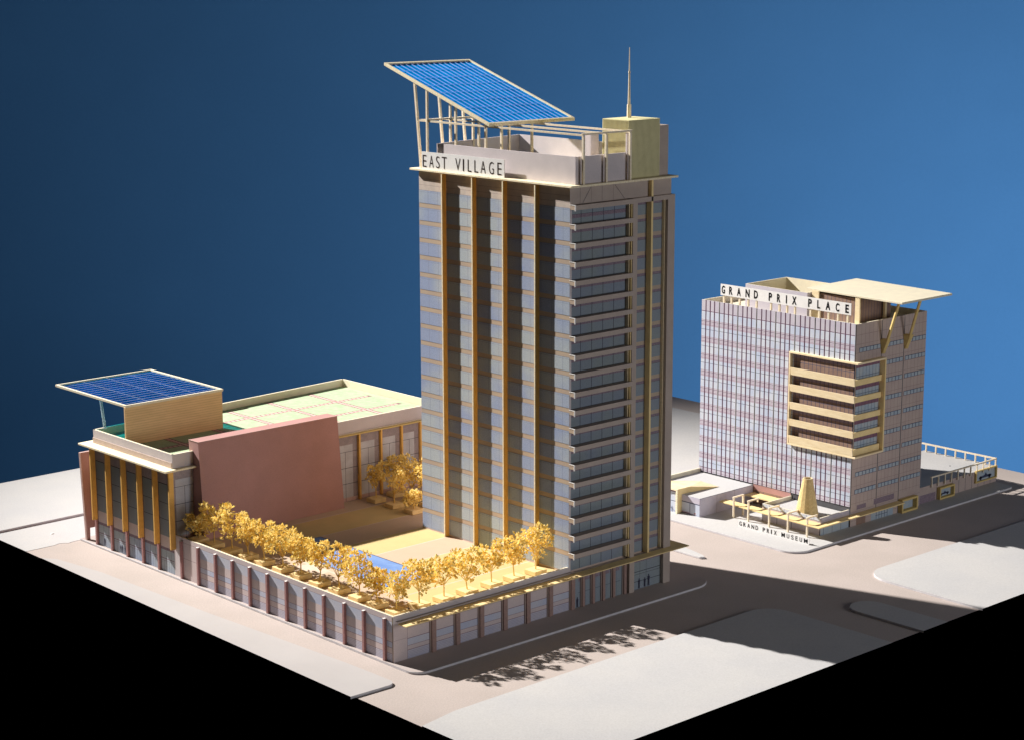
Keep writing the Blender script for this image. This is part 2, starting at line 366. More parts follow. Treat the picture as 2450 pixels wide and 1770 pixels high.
# deck print
mb = MB(); rr = [(.05, 6.95, .05, 6.95, 'deck_yellow')]
for y0, y1, m_ in [(6.29, 6.95, 'deck_pink'), (5.22, 6.29, 'deck_yellow'), (4.35, 5.22, 'deck_pink'), (3.45, 4.35, 'deck_yellow'), (2.60, 3.45, 'deck_pink'), (1.08, 2.60, 'deck_yellow'), (.05, 1.08, 'deck_yellow')]:
    rr += [(.05, 6.95, y0, y1, m_), (1.05, 6.95, y0-.035, y0+.03, 'deck_pale')]
rr += [(.05, 1.02, .05, 6.95, 'deck_pink'), (1.02, 1.08, .6, 6.3, 'deck_pale'), (.66, 1.02, 3.2, 3.9, 'deck_pale')]
mb.paint((0, 0, HD), (1, 0, 0), (0, 1, 0), rr); mb.build('deck', pod)
mb = MB(); mb.paint((0, 0, HD+.004), (1, 0, 0), (0, 1, 0), [(1.22, 2.34, 1.72, 4.26, 'pool_edge'), (1.24, 2.315, 1.745, 4.235, 'pool_blue'),
    (1.95, 2.34, 4.86, 5.22, 'pool_edge'), (1.97, 2.315, 4.88, 5.195, 'pool_blue'), (1.24, 2.315, 2.3, 2.305, 'deck_pale')])
po = mb.build('pool', pod); po['label'] = 'blue rectangular pool printed on the terrace'

# ------------------------------------------------------------------ long wing with roof lawn
wing = thing('wing_building', (3.5, 8.6, 0), 'long low hall behind the terrace with green roof lawn and blue solar canopy', 'building')
WQ = [(.004, 7.0), (7.05, 7.03), (7.05, 10.55), (.004, 10.02)]
MB().prism(WQ, .02, 2.375, 'shell').build('shell', wing)
# left end print
rr = [(0, 3.02, 0, 2.22, 'stone_dark')]
FY = [9.97, 9.36, 8.75, 8.14, 7.54, 6.95]
for k in range(6):
    y0 = FY[k]; y1 = FY[k+1] if k < 5 else 6.97
    if k == 5: break
    a, c = 10.0-y0+.03, 10.0-y1
    rr += [(a, c, .80, 1.90, 'glass_dark'), (a, c, .56, .80, 'pink_print'), (a, c, .05, .52, 'glass_blue'), (a, c, .50, .56, 'header'),
           (a, c, 1.49, 1.50, 'ink_dark'), (a, c, 1.145, 1.155, 'ink_dark'), ((a+c)/2+.05, (a+c)/2+.058, .8, 1.88, 'ink_dark'), (a, c, 1.885, 1.90, 'ink_dark'),
           (a, c, .31, .325, 'ink_purple'), (a, c, .27, .276, 'ink_purple'), (a, a+.012, .05, 1.88, 'ink_dark'), (c-.012, c, .05, 1.88, 'ink_dark')]
    for t in (.2, .36, .52, .68, .84): rr.append((a+(c-a)*t, a+(c-a)*t+.006, .05, .50 if t in (.36, .68) else .27, 'ink_dark'))
mb = MB(); mb.paint((-.001, 10.0, 0), XL, UPV, rr)
for u, s in ((.30, .17), (.93, .16), (1.0, .17), (1.1, .16)): figure(mb, (-.006, 10.0, 0), XL, UPV, u, .07, s)
mb.build('printed_wall', wing)
for y in FY:
    MB().box(-.12, -.003, y-.022, y+.022, .60, 2.215, 'orange_board').build('fin', wing, bevel=.004)
    if y > 7: MB().box(-.05, -.003, y-.030, y+.030, .045, .598, 'pilaster').build('pilaster', wing)
# face over the terrace
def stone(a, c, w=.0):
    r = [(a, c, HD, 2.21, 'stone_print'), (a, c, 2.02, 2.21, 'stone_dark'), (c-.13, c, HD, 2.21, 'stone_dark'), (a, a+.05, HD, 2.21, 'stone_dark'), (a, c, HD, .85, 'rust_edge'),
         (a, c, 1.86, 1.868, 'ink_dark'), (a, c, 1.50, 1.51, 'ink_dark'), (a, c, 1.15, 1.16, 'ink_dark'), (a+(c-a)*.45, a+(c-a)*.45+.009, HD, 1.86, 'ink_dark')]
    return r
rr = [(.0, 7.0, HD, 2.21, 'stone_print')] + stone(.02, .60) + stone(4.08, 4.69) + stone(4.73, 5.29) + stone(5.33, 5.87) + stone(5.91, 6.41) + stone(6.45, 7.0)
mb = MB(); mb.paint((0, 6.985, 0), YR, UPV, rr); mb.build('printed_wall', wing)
for x in (4.71, 5.31, 5.89, 6.43): MB().box(x-.025, x+.025, 6.915, 6.982, HD+.002, 2.215, 'orange_board').build('column', wing, bevel=.004)
cor = MB().prism([(-.24, 10.22), (-.23, 6.86), (.62, 6.88), (.62, 6.975), (7.06, 6.99), (7.06, 10.6)], 2.218, 2.258, 'wood_edge').build('cornice', wing, bevel=.004)
box('cornice', wing, 4.02, 7.06, 6.91, 6.973, 2.22, 2.25, 'ochre', bevel=.003)
def wallseg(name, par, p, q, z0, z1, t, m, inner=None, cap=None):
    """upright card wall from p to q, thickness t to the left of p->q"""
    p, q = Vector((*p, 0)), Vector((*q, 0)); n = Vector((-(q-p).y, (q-p).x, 0)).normalized()*t
    a = [p, q, q+n, p+n]; mb = MB(); b0 = len(mb.v)
    mb.v += [(v.x, v.y, z0) for v in a]+[(v.x, v.y, z1) for v in a]
    for f, mm in (((3, 2, 1, 0), m), ((4, 5, 6, 7), cap or m), ((0, 1, 5, 4), m), ((1, 2, 6, 5), m), ((2, 3, 7, 6), inner or m), ((3, 0, 4, 7), m)):
        mb.f.append(f); mb.m.append(mb.mi(mm))
    return mb.build(name, par)
PQ = [(.02, 6.985), (7.06, 7.03), (7.06, 10.56), (.02, 10.02)]
for i in range(4):
    wallseg('parapet', wing, PQ[i], PQ[(i+1) % 4], 2.26, 2.545, .045, 'grey_card', inner='cream_card', cap='cream_card')
# roof lawn with paver paths
rr = [(.07, 7.0, 7.05, 10.5, 'lawn')]
def path(a, b_, c, d, along):
    r = [(a, b_, c, d, 'paver_line')]
    if along == 'x':
        n = int((b_-a)/.115)
        for k in range(n): r.append((a+k*.115+.026, a+(k+1)*.115-.002, c+.028, d-.028, 'paver'))
    else:
        n = int((d-c)/.115)
        for k in range(n): r.append((a+.028, b_-.028, c+k*.115+.026, c+(k+1)*.115-.002, 'paver'))
    return r
for x in (1.05, 2.25, 3.47, 4.64, 5.86): rr += path(x-.075, x+.075, 7.25, 10.3, 'y')
for y in (8.13, 9.22): rr += path(.3, 6.83, y-.075, y+.075, 'x')
rr = [(a, b_, c, min(d, 10.02), m_) for a, b_, c, d, m_ in rr]
MB().paint((0, 0, 2.385), (1, 0, 0), (0, 1, 0), rr).build('roof_lawn', wing)
rr = [(4.0, 7.0, 10.021, 10.30, 'lawn')]
for x in (4.64, 5.86): rr += path(x-.075, x+.075, 10.021, 10.29, 'y')
MB().paint((0, 0, 2.385), (1, 0, 0), (0, 1, 0), rr).build('roof_lawn', wing)
MB().face([(3.0, 10.025, 2.384), (7.0, 10.31, 2.384), (7.0, 10.52, 2.384), (3.0, 10.2, 2.384)], 'lawn').build('roof_lawn', wing)
# roof canopy: plank wall, frame, acetate sheet, grid
can = MB(); zc0, zc1 = 3.165, 3.205
mb = MB().box(.075, 2.47, 8.80, 8.84, 2.39, 3.20, 'plank')
for k in range(14):
    z = 2.45+k*.052; mb.box(.08, 2.465, 8.797, 8.7998, z, z+.006, 'plank_line')
pw = mb.build('plank_wall', wing); pw['label'] = 'ochre planked wall carrying the solar canopy'
def ring(mb, x0, x1, y0, y1, zf, w, t, m):
    """tilted rectangular frame; zf(y) gives its height"""
    def bx(a, b_, c, d):
        mb.hexa([(a, c, zf(c)-t), (b_, c, zf(c)-t), (b_, d, zf(d)-t), (a, d, zf(d)-t), (a, c, zf(c)), (b_, c, zf(c)), (b_, d, zf(d)), (a, d, zf(d))], m)
    bx(x0, x1, y0, y0+w); bx(x0, x1, y1-w, y1); bx(x0, x0+w, y0+w, y1-w); bx(x1-w, x1, y0+w, y1-w)
fr = ring_mb = MB(); ring(ring_mb, .09, 2.50, 8.79, 11.65, lambda y: 3.245, .05, .05, 'cream_card')
cnp = ring_mb.build('solar_canopy', wing, bevel=.004); cnp['label'] = 'flat solar canopy of dark blue acetate in a cream frame'
MB().box(.141, 2.449, 8.841, 11.599, 3.205, 3.213, 'dark_acetate').build('blue_sheet', cnp)
mb = MB()
for k in range(1, 14): y = 8.84+k*2.76/14; mb.box(.142, 2.448, y-.004, y+.004, 3.216, 3.224, 'grid_dim')
for x in (.72, 1.30, 1.87): mb.box(x-.0018, x+.0018, 8.842, 11.598, 3.2245, 3.228, 'grid_dim')
mb.build('grid_bars', cnp)
MB().bar((.12, 9.70, 2.60), (.12, 9.82, 3.195), .05, .04, 'clear_acetate').build('post', wing)

# rust coloured walls
rw = thing('screen_wall', (2.3, 6.8, HD), 'large leaning rust-red screen wall at the back of the terrace', 'wall')
mb = MB().hexa([(.47, 6.59, HD+.002), (4.015, 6.60, HD+.002), (4.015, 6.95, HD+.002), (.47, 6.94, HD+.002), (.52, 6.80, 2.75), (4.02, 6.80, 2.75), (4.02, 7.14, 2.75), (.52, 7.14, 2.75)], 'rust_card')
mb.build('panel', rw)
mb = MB(); mb.bar((.52, 6.797, 2.752), (4.02, 6.797, 2.752), .010, .008, 'rust_edge'); mb.bar((.518, 6.80, 2.752), (.518, 7.14, 2.752), .01, .008, 'rust_edge'); mb.build('white_edge', rw)
bl = thing('screen_wall', (.2, 10.45, 0), 'tall narrow rust-red panel on a leg beyond the left end of the hall', 'wall')
mb = MB().hexa([(-.01, 10.40, .30), (1.2, 10.40, .30), (1.2, 10.46, .30), (-.01, 10.46, .30), (-.09, 10.40, 1.975), (1.12, 10.40, 1.975), (1.12, 10.46, 1.975), (-.09, 10.46, 1.975)], 'rust_card')
mb.build('panel', bl)
MB().hexa([(-.02, 10.40, .047), (.055, 10.40, .047), (.055, 10.46, .047), (-.02, 10.46, .047), (-.009, 10.40, .299), (.06, 10.40, .299), (.06, 10.46, .299), (-.009, 10.46, .299)], 'rust_card').build('leg', bl)
mb = MB().bar((-.022, 10.43, .05), (-.092, 10.43, 1.98), .016, .062, 'rust_edge'); mb.bar((-.09, 10.43, 1.98), (1.12, 10.43, 1.98), .062, .012, 'rust_edge'); mb.build('white_edge', bl)

# ------------------------------------------------------------------ tower
XT, XR, YT, ZC = 4.294, 7.0, 4.32, 8.10
tw = thing('tower_building', (XT, 0, 0), 'tall tower of blue window bands with orange fins and a tilted blue roof panel', 'building')
MB().box(XT+.004, XR-.012, .055, YT, .02, ZC, 'shell').build('shell', tw)
# left face: spandrels, one glass band per storey
rr = [(0, YT, HD, ZC, 'spandrel'), (0, YT, 7.73, ZC, 'spandrel_top'), (0, YT, HD, .80, 'pink_print')]
for v in (7.83, 7.95): rr.append((0, YT, v, v+.005, 'gp_side_line'))
MB().paint((XT, YT, 0), XL, UPV, rr).build('printed_wall', tw)
# y<.055 return so the corner is closed
MB().box(XT+.002, XT+.05, .004, .05, HD, ZC, 'grey_card').build('corner_post', tw)
tops = [7.471-.348*k for k in range(19)]
for k in range(20):
    z1 = 7.73 if k == 0 else tops[k-1]-.09
    z0 = tops[k] if k < 19 else .80
    rr = [(.0, YT-.0, z0, z1, 'glass_blue'), (0, YT, z1-.006, z1, 'ink_blue'), (0, YT, z1-.036, z1-.032, 'ink_blue')]
    for j in range(1, 15): u = -.02+j*.297; rr.append((u, u+.007, z0, z1, 'ink_blue'))
    MB().paint((XT-.004, YT, 0), XL, UPV, rr).build('glass_band', tw)
for y in (3.485, 2.59, 1.71, .815):
    MB().box(XT-.105, XT-.006, y, y+.028, HD+.003, ZC, 'orange_board').build('fin', tw)
    box('fin_edge', tw, XT-.115, XT-.1055, y, y+.028, HD+.003, ZC, 'wood_edge')
# right face: balcony bay
def zrow(k): return 7.434-.348*k
for k in range(20):
    zt = 7.70 if k == 0 else zrow(k-1)-.004
    zb = zrow(k)-.09 if k < 19 else .80
    rr = [(0, 1.52, zb, zt, 'glass_dark'), (0, 1.52, zt-.17, zt-.10, 'header')]
    for u in (.305, .60, .89, 1.18, 1.50): rr.append((u, u+.012, zb, zt, 'ink_dark'))
    rr.append((0, 1.52, zt-.103, zt-.098, 'ink_dark'))
    MB().paint((XT+.02, .050, 0), YR, UPV, rr).build('window_strip', tw)
for k in range(-1, 19):
    z = zrow(k) if k >= 0 else 7.79
    mb = MB()
    mb.box(XT+.015, 5.865, -.135, -.118, z-.088, z, 'tan_card')
    mb.box(XT+.015, 5.84, -.118, .048, z-.030, z-.012, 'tan_card')
    mb.box(XT-.002, XT+.0145, -.130, .003, z-.085, z-.003, 'spandrel'); mb.box(XT-.008, XT+.0145, -.144, -.1305, z-.105, z+.004, 'sign_white'); mb.box(XT-.008, XT+.012, -.130, .003, z-.0025, z+.006, 'sign_white')
    mb.build('balcony', tw)
mb = MB(); x = 5.82
mb.box(5.815, 5.835, -.03, .05, .80, 7.70, 'wood'); mb.box(5.838, 5.857, -.07, .05, .80, 7.70, 'ochre_light'); mb.build('trim_strip', tw)
# grey frame of two columns and a head
mb = MB(); mb.box(5.866, 5.99, -.085, .05, .775, 7.70, 'tan_card'); mb.box(5.866, 7.02, -.085, .05, 7.70, 7.79, 'tan_card')
mb.box(6.825, 7.02, -.085, .05, .775, 7.70, 'tan_card'); fr = mb.build('grey_frame', tw)
box('column', tw, 5.866, 6.0, -.085, .05, .047, .75, 'tan_card'); box('column', tw, 6.825, 7.02, -.085, .05, .047, .75, 'tan_card')
box('corner_trim', tw, 6.80, 6.822, -.02, .05, .78, 7.70, 'wood')
box('mullion', tw, 6.365, 6.415, -.085, .047, .775, ZC, 'ochre_light', bevel=.003)
for k in range(20):
    z1 = 7.69 if k == 0 else 7.366-.35*(k-1)
    z0 = 7.442-.35*k if k < 19 else .80
    rr = [(5.99, 6.80, z0, z1, 'glass_dark'), (5.99, 6.80, z1-.05, z1, 'header'), (5.99, 6.80, z1-.054, z1-.05, 'ink_dark')]
    MB().paint((0, .046, 0), YR, UPV, rr).build('window_strip', tw)
    if k < 19: pass
rr = [(5.99, 6.80, .78, 7.70, 'spandrel')]
MB().paint((0, .050, 0), YR, UPV, rr).build('printed_wall', tw)
rr = [(XT+.012, 7.0, 7.79, ZC, 'tan_card'), (4.55, 4.556, 7.8, ZC, 'ink_dark'), (4.84, 4.844, 7.8, ZC, 'ink_dark'), (5.12, 5.126, 7.8, ZC, 'ink_dark'), (5.42, 5.424, 7.8, ZC, 'ink_dark')]
mb = MB().paint((0, .002, 0), YR, UPV, rr)
mb.face([(4.61, -.002, 7.80), (4.62, -.002, 7.80), (4.83, -.002, 8.08), (4.82, -.002, 8.08)], 'ink_dark')
mb.face([(5.45, -.002, 8.08), (5.46, -.002, 8.08), (5.72, -.002, 7.80), (5.71, -.002, 7.80)], 'ink_dark')
mb.build('printed_wall', tw)
# ground floor shop window
rr = [(6.0, 6.825, .047, .75, 'glass_dark'), (6.0, 6.825, .60, .71, 'header'), (6.0, 6.825, .40, .412, 'ink_dark'), (6.0, 6.825, .35, .356, 'ink_dark'), (6.0, 6.825, .20, .21, 'ink_dark'), (6.24, 6.246, .05, .60, 'ink_dark'), (6.42, 6.426, .05, .60, 'ink_dark')]
mb = MB().paint((0, -.004, 0), YR, UPV, rr)
for u, s in ((6.22, .2), (6.38, .19), (6.49, .24)): figure(mb, (0, -.010, 0), YR, UPV, u, .06, s)
mb.build('shop_window', tw)
# roof slab, parapet
MB().prism([(4.165, -.165), (7.02, -.165), (7.02, 4.40), (4.20, 4.50)], 8.115, 8.155, 'wood_edge').build('cornice', tw, bevel=.005)
TQ = [(4.38, -.05), (5.69, -.05), (7.04, 2.3), (7.04, 4.36), (4.385, 3.87)]
zt = 8.667
wallseg('parapet', tw, TQ[4], TQ[0], 8.157, zt, .03, 'grey_card')
wallseg('parapet', tw, TQ[0], TQ[1], 8.157, zt, .03, 'grey_card')
wallseg('parapet', tw, (7.04, 4.36), (4.385, 3.87), 8.157, zt, .03, 'grey_card')
wallseg('parapet', tw, (7.04, .9), (7.04, 4.36), 8.157, zt, .03, 'grey_card')
# lift core of ribbed card with mast and grey side cards
mb = MB().box(5.82, 6.66, .004, .70, 8.157, 9.25, 'ribbed')
for k in range(26): x = 5.83+k*.032; mb.box(x, x+.008, -.001, .0038, 8.16, 9.24, 'rib_line')
for k in range(21): y = .01+k*.033; mb.box(5.815, 5.8198, y, y+.008, 8.16, 9.24, 'rib_line')
mb.build('lift_core', tw)
mb = MB().box(6.664, 6.70, .10, .50, 8.157, 9.10, 'tan_card'); mb.box(6.70, 6.95, .05, .10, 8.157, 9.11, 'tan_card'); mb.box(6.91, 6.95, .10, .5, 8.157, 9.11, 'tan_card'); mb.build('side_card', tw)
mb = MB().box(5.43, 5.64, .62, .66, 8.157, 9.015, 'grey_card'); mb.box(5.60, 5.64, .66, .95, 8.157, 9.01, 'grey_card'); mb.build('side_card', tw)
mb = MB().box(5.71, 5.80, -.06, -.02, 8.157, 9.05, 'grey_card'); mb.build('side_card', tw)
mb = MB(); ax, ay = 6.33, .50
mb.tube((ax, ay, 9.25), (ax, ay, 9.50), .042, .040, 'stick', 8); mb.tube((ax, ay, 9.50), (ax, ay, 10.11), .026, .016, 'stick', 8); mb.tube((ax, ay, 10.11), (ax, ay, 10.57), .014, .008, 'stick', 6)
mb.tube((ax, ay, 10.09), (ax, ay, 10.125), .022, .022, 'stick', 8); mb.build('mast', tw)
# name board
sg = MB().box(4.25, 4.262, 1.745, 4.175, 8.158, 8.50, 'sign_white').build('name_board', tw); sg['label'] = 'white board lettered EAST VILLAGE'
def su(u): return (u-312)/560*2.43
EV = [('E', 320, 346), ('A', 366, 396), ('S', 414, 438), ('T', 454, 487), ('V', 547, 581), ('I', 598, 605), ('L', 631, 656), ('L', 676, 701), ('A', 717, 750), ('G', 773, 804), ('E', 828, 855)]
lettering([(c, su(a), su(b_)) for c, a, b_ in EV], (4.246, 4.175, 0), XL, UPV, 8.20, .235, 'letter_brown', -.012, sg)
# roof frame of sticks
def zpan(y): return 9.14+(y-2.19)*(10.17-9.14)/(5.30-2.19)
pf = MB()
rows = ((4.30, 4.50), (4.90, 5.09), (5.50, 5.72))
for i, (xa, xb) in enumerate(rows):
    MB().bar((xa, 4.25, 8.157), (xa, 4.42, zpan(4.42)-.05), .045, .045, 'stick').build('leaning_post', tw)
    for n_, y in enumerate((4.05, 3.20, 2.32)):
        xp, yp_ = (4.47, y+.19) if (i == 0 and n_) else (xa, y)
        MB().bar((xp, yp_, 8.157), (xp, yp_, zpan(yp_)-.045), .042, .042, 'stick').build('post', tw)
    mb = MB().bar((xa, 4.33, 9.10), (xb, -.13, 9.055), .035, .035, 'stick'); mb.build('beam', tw)
    box('post', tw, xb-.022, xb+.022, -.152, -.108, 8.157, 9.04, 'stick')
for a_, c_2 in (((4.30, 4.30, 9.10), (5.50, 4.30, 9.10)), ((4.46, -.13, 9.075), (5.76, -.13, 9.075)), ((4.30, 4.05, 9.12), (5.5, 4.05, 9.12))): MB().bar(a_, c_2, .035, .035, 'stick').build('beam', tw)
mb = MB(); ring(mb, 4.25, 6.52, 2.17, 5.32, lambda y: zpan(y)+.02, .055, .06, 'wood_edge')
pc = mb.build('roof_panel', tw, bevel=.004); pc['label'] = 'large tilted panel of bright blue acetate in a pale frame'
def tilt(mb, x0, x1, y0, y1, dz0, dz1, m):
    mb.hexa([(x0, y0, zpan(y0)+dz0), (x1, y0, zpan(y0)+dz0), (x1, y1, zpan(y1)+dz0), (x0, y1, zpan(y1)+dz0), (x0, y0, zpan(y0)+dz1), (x1, y0, zpan(y0)+dz1), (x1, y1, zpan(y1)+dz1), (x0, y1, zpan(y1)+dz1)], m)
mb = MB(); tilt(mb, 4.306, 6.464, 2.226, 5.264, -.015, -.005, 'blue_acetate'); mb.build('blue_sheet', pc)
mb = MB()
for k in range(1, 15): x = 4.306+k*2.158/15; tilt(mb, x-.0045, x+.0045, 2.228, 5.262, -.002, .006, 'grid_line')
mb.build('grid_bars', pc)
mb = MB()
for k in range(1, 8): y = 2.226+k*3.038/8; tilt(mb, 4.31, 6.46, y-.002, y+.002, .0065, .009, 'grid_line')
mb.build('grid_bars', pc)

# ------------------------------------------------------------------ office building
X0, Y0, X1, Y1, HG = 12.757, -.118, 15.28, 4.34, 4.54
gp = thing('office_building', (X0, Y0, 0), 'square office block with white gridded facade and a cantilevered cream roof sheet', 'building')
MB().box(X0+.004, X1, Y0+.004, Y1, .047, 4.40, 'shell', top='cream_card').build('shell', gp)
for a in (((X0+.002, Y1), (X0+.002, Y0+.002)), ((X0+.04, Y0+.002), (X1, Y0+.002)), ((X1, Y0+.04), (X1, Y1)), ((X1-.04, Y1), (X0+.04, Y1))):
    wallseg('parapet', gp, a[0], a[1], 4.402, HG, .035, 'gp_side', inner='cream_card', cap='cream_card')
PW = (Y1-Y0)/8
inbox = lambda k: k >= 5
for k in range(8):
    u0 = k*PW+.017; u1 = (k+1)*PW-.017
    segs = [(.50, HG+.01)] if k < 5 else [(.50, 1.62), (3.72, HG+.01)]
    for z0, z1 in segs:
        rr = [(u0, u1, z0, z1, 'gp_white')]
        def add(a, b_, m_, ua=u0, ub=u1):
            a, b_ = max(a, z0), min(b_, z1)
            if b_ > a: rr.append((ua, ub, a, b_, m_))
        add(4.30, 4.6, 'gp_pink'); add(z0, .60, 'gp_pink')
        for j in range(10):
            t = 4.094-.391*j; bt = t-.145
            if t < .7: break
            add(bt, t, 'gp_pink'); add(t-.012, t, 'gp_rose'); add(t-.046, t-.036, 'gp_line'); add(t-.080, t-.070, 'gp_rose'); add(bt, bt+.040, 'gp_rose'); add(bt+.012, bt+.020, 'gp_pink')
            add(bt-.087, bt-.078, 'gp_navy')
        for j in (1, 2, 3):
            u = u0+(u1-u0)*j/4; add(z0, z1, 'gp_mull', u-.017, u+.015)
        add(4.285, 4.300, 'gp_line'); add(.60, .612, 'gp_line'); add(.53, .536, 'gp_line')
        mb = MB().paint((X0-.020, Y1, 0), XL, UPV, rr)
        mb.box(X0-.018, X0-.001, Y1-u1, Y1-u0, z0+.001, z1-.001, 'sign_white')
        mb.build('facade_panel', gp)
mb = MB().paint((X0-.002, Y1, 0), XL, UPV, [(0, Y1-Y0, .047, HG-.01, 'seam')]); mb.build('facade_backing', gp)
# right face
rr = [(X0+.0, X1, .047, HG-.01, 'gp_side')]
for x in (13.66, 14.47): rr.append((x-.012, x+.012, .047, HG-.01, 'seam'))
for x0, x1 in ((12.80, 13.63), (13.69, 14.44), (14.50, 15.27)):
    for k in range(1, 6): u = x0+(x1-x0)*k/6; rr.append((u-.003, u+.003, .5, HG-.01, 'gp_side_line'))
for k in range(11): z = 4.30-.393*k; rr.append((X0, X1, z-.003, z+.003, 'gp_side_line')); rr.append((X0, X1, z-.208, z-.203, 'gp_side_line'))
rr += [(12.97, 13.30, .047, .24, 'gp_brown'), (12.97, 13.30, .40, .50, 'header'), (13.5, 14.30, .047, .23, 'gp_window'), (13.58, 14.32, .40, .53, 'header')]
for k in range(5): rr.append((13.68+k*.1, 13.695+k*.1, .047, .23, 'gp_navy'))
rr += [(13.66, 14.1, .13, .14, 'gp_navy')]
MB().paint((0, Y0, 0), YR, UPV, rr).build('printed_wall', gp)
for ci, (x0, x1) in enumerate(((12.87, 13.62), (13.70, 14.44), (14.52, 15.26))):
    for k in range(9):
        z = 3.965-.3935*k; 
        if ci == 0 and 1 <= k <= 6: continue
        if z < .7: continue
        rr = [(x0, x1, z-.05, z+.05, 'gp_navy')]
        for j in range(6): a = x0+(x1-x0)*j/6; rr.append((a+.014, a+(x1-x0)/6-.006, z-.045, z+.038, 'gp_window'))
        MB().paint((0, Y0-.004, 0), YR, UPV, rr).build('window_strip', gp)
# projecting balcony box at the corner
bx = MB()
bx.box(12.655, 13.66, -.27, 1.64, 3.685, 3.725, 'wood'); bx.box(12.655, 13.66, -.27, 1.64, 1.62, 1.66, 'wood')
bx.box(12.655, X0-.001, 1.60, 1.64, 1.66, 3.685, 'wood'); bx.box(13.62, 13.66, -.27, Y0-.001, 1.66, 3.685, 'ochre_light')
bxo = bx.build('balcony_box', gp, bevel=.004)
zbs = [(3.375, 3.21), (3.0, 2.84), (2.60, 2.44), (2.215, 2.06), (1.84, 1.665)]
for a, c in zbs:
    mb = MB().hexa([(12.66, -.19, c), (12.685, -.19, c), (12.685, 1.585, c), (12.66, 1.585, c), (12.645, -.19, a), (12.668, -.19, a), (12.668, 1.585, a), (12.645, 1.585, a)], 'wood')
    mb.box(12.685, X0-.012, -.12, 1.585, c+.005, c+.02, 'wood'); mb.box(12.69, 13.61, -.185, -.165, c+.005, a-.03, 'ochre_light')
    mb.build('balustrade', bxo)
for k in range(5):
    z1 = 3.68 if k == 0 else zbs[k-1][1]; z0 = zbs[k][0]-.12
    rr = [(2.72, 4.445, z0, z1, 'gp_brown'), (2.72, 4.445, z1-.09, z1, 'header')]
    n = 15
    for j in range(n+1): u = 2.72+1.72*j/n; rr.append((u-.006, u+.006, z0, z1, 'gp_navy'))
    rr.append((2.72, 4.445, (z0+z1)/2+.02, (z0+z1)/2+.03, 'gp_navy'))
    MB().paint((X0-.008, Y1, 0), XL, UPV, rr).build('window_strip', bxo)
    rr = [(12.78, 13.60, z0, z1, 'gp_window'), (12.78, 13.60, z1-.10, z1, 'ink_purple')]
    for j in range(8): u = 12.79+.80*j/7; rr.append((u-.004, u+.004, z0, z1, 'gp_navy'))
    rr.append((12.78, 13.6, z0+.13, z0+.138, 'gp_navy'))
    MB().paint((0, Y0-.008, 0), YR, UPV, rr).build('window_strip', bxo)
# penthouse ring, roof sheet, struts
for p, q in (((13.30, 3.50), (13.30, 1.69)), ((13.33, 1.69), (14.75, 1.69)), ((14.75, 1.73), (14.75, 3.50)), ((14.72, 3.50), (13.33, 3.50))):
    wallseg('penthouse_wall', gp, p, q, 4.402, 4.95, .03, 'gp_pink', inner='cream_card', cap='cream_card')
rr = [(0, 1.25, 4.402, 4.96, 'gp_brown')]
for k in range(12): rr.append((k*.105, k*.105+.01, 4.402, 4.96, 'gp_navy'))
mb = MB().paint((13.45, 1.66, 0), XL, UPV, rr); mb.paint((13.45, .41, 0), YR, UPV, [(0, 1.2, 4.402, 4.96, 'gp_brown')]+[(k*.1, k*.1+.01, 4.402, 4.96, 'gp_navy') for k in range(12)])
mb.box(13.46, 14.65, .42, 1.65, 4.403, 4.955, 'gp_brown'); mb.build('penthouse', gp)
MB().prism([(13.31, -.88), (15.12, -.88), (15.30, 1.88), (13.42, 1.80)], 5.0, 5.045, 'cream_card').build('roof_sheet', gp, bevel=.005)
box('post', gp, 13.40, 13.44, 1.45, 1.64, 4.402, 5.0, 'wood'); box('post', gp, 13.38, 13.42, .30, .42, 4.402, 5.0, 'wood'); box('post', gp, 14.3, 14.36, .30, .36, 4.402, 5.0, 'wood')
for xb, xt_ in ((13.70, 13.47), (14.53, 14.24)):
    mb = MB().bar((xb, Y0-.03, 3.80), (xt_, -.68, 4.99), .05, .045, 'ochre')
    mb.hexa([(xb-.05, Y0-.03, 3.79), (xb+.04, Y0-.03, 3.79), (xb+.04, Y0-.004, 3.79), (xb-.05, Y0-.004, 3.79), (xb-.10, Y0-.20, 4.12), (xb+.02, Y0-.20, 4.12), (xb+.02, Y0-.004, 4.12), (xb-.10, Y0-.004, 4.12)], 'ochre')
    mb.build('strut', gp)
sg = MB().box(X0+.095, X0+.107, .12, 3.86, 4.695, 4.955, 'sign_white').build('name_board', gp); sg['label'] = 'white board lettered GRAND PRIX PLACE'
def s2(u): return (u-288)/1066*3.74
GPL = [('G', 298, 326), ('R', 362, 391), ('A', 430, 461), ('N', 502, 536), ('D', 573, 605), ('P', 697, 723), ('R', 765, 793), ('I', 838, 846), ('X', 888, 924), ('P', 1018, 1046), ('L', 1090, 1113), ('A', 1157, 1192), ('C', 1235, 1263), ('E', 1310, 1336)]
lettering([(c, s2(a), s2(b_)) for c, a, b_ in GPL], (X0+.091, 3.86, 0), XL, UPV, 4.735, .185, 'letter_black', .028, sg)
mb = MB()
for c, a, b_ in GPL: y = 3.86-s2((a+b_)/2); box('sign_post', gp, X0+.11, X0+.15, y-.02, y+.02, 4.402, 4.80, 'stick')
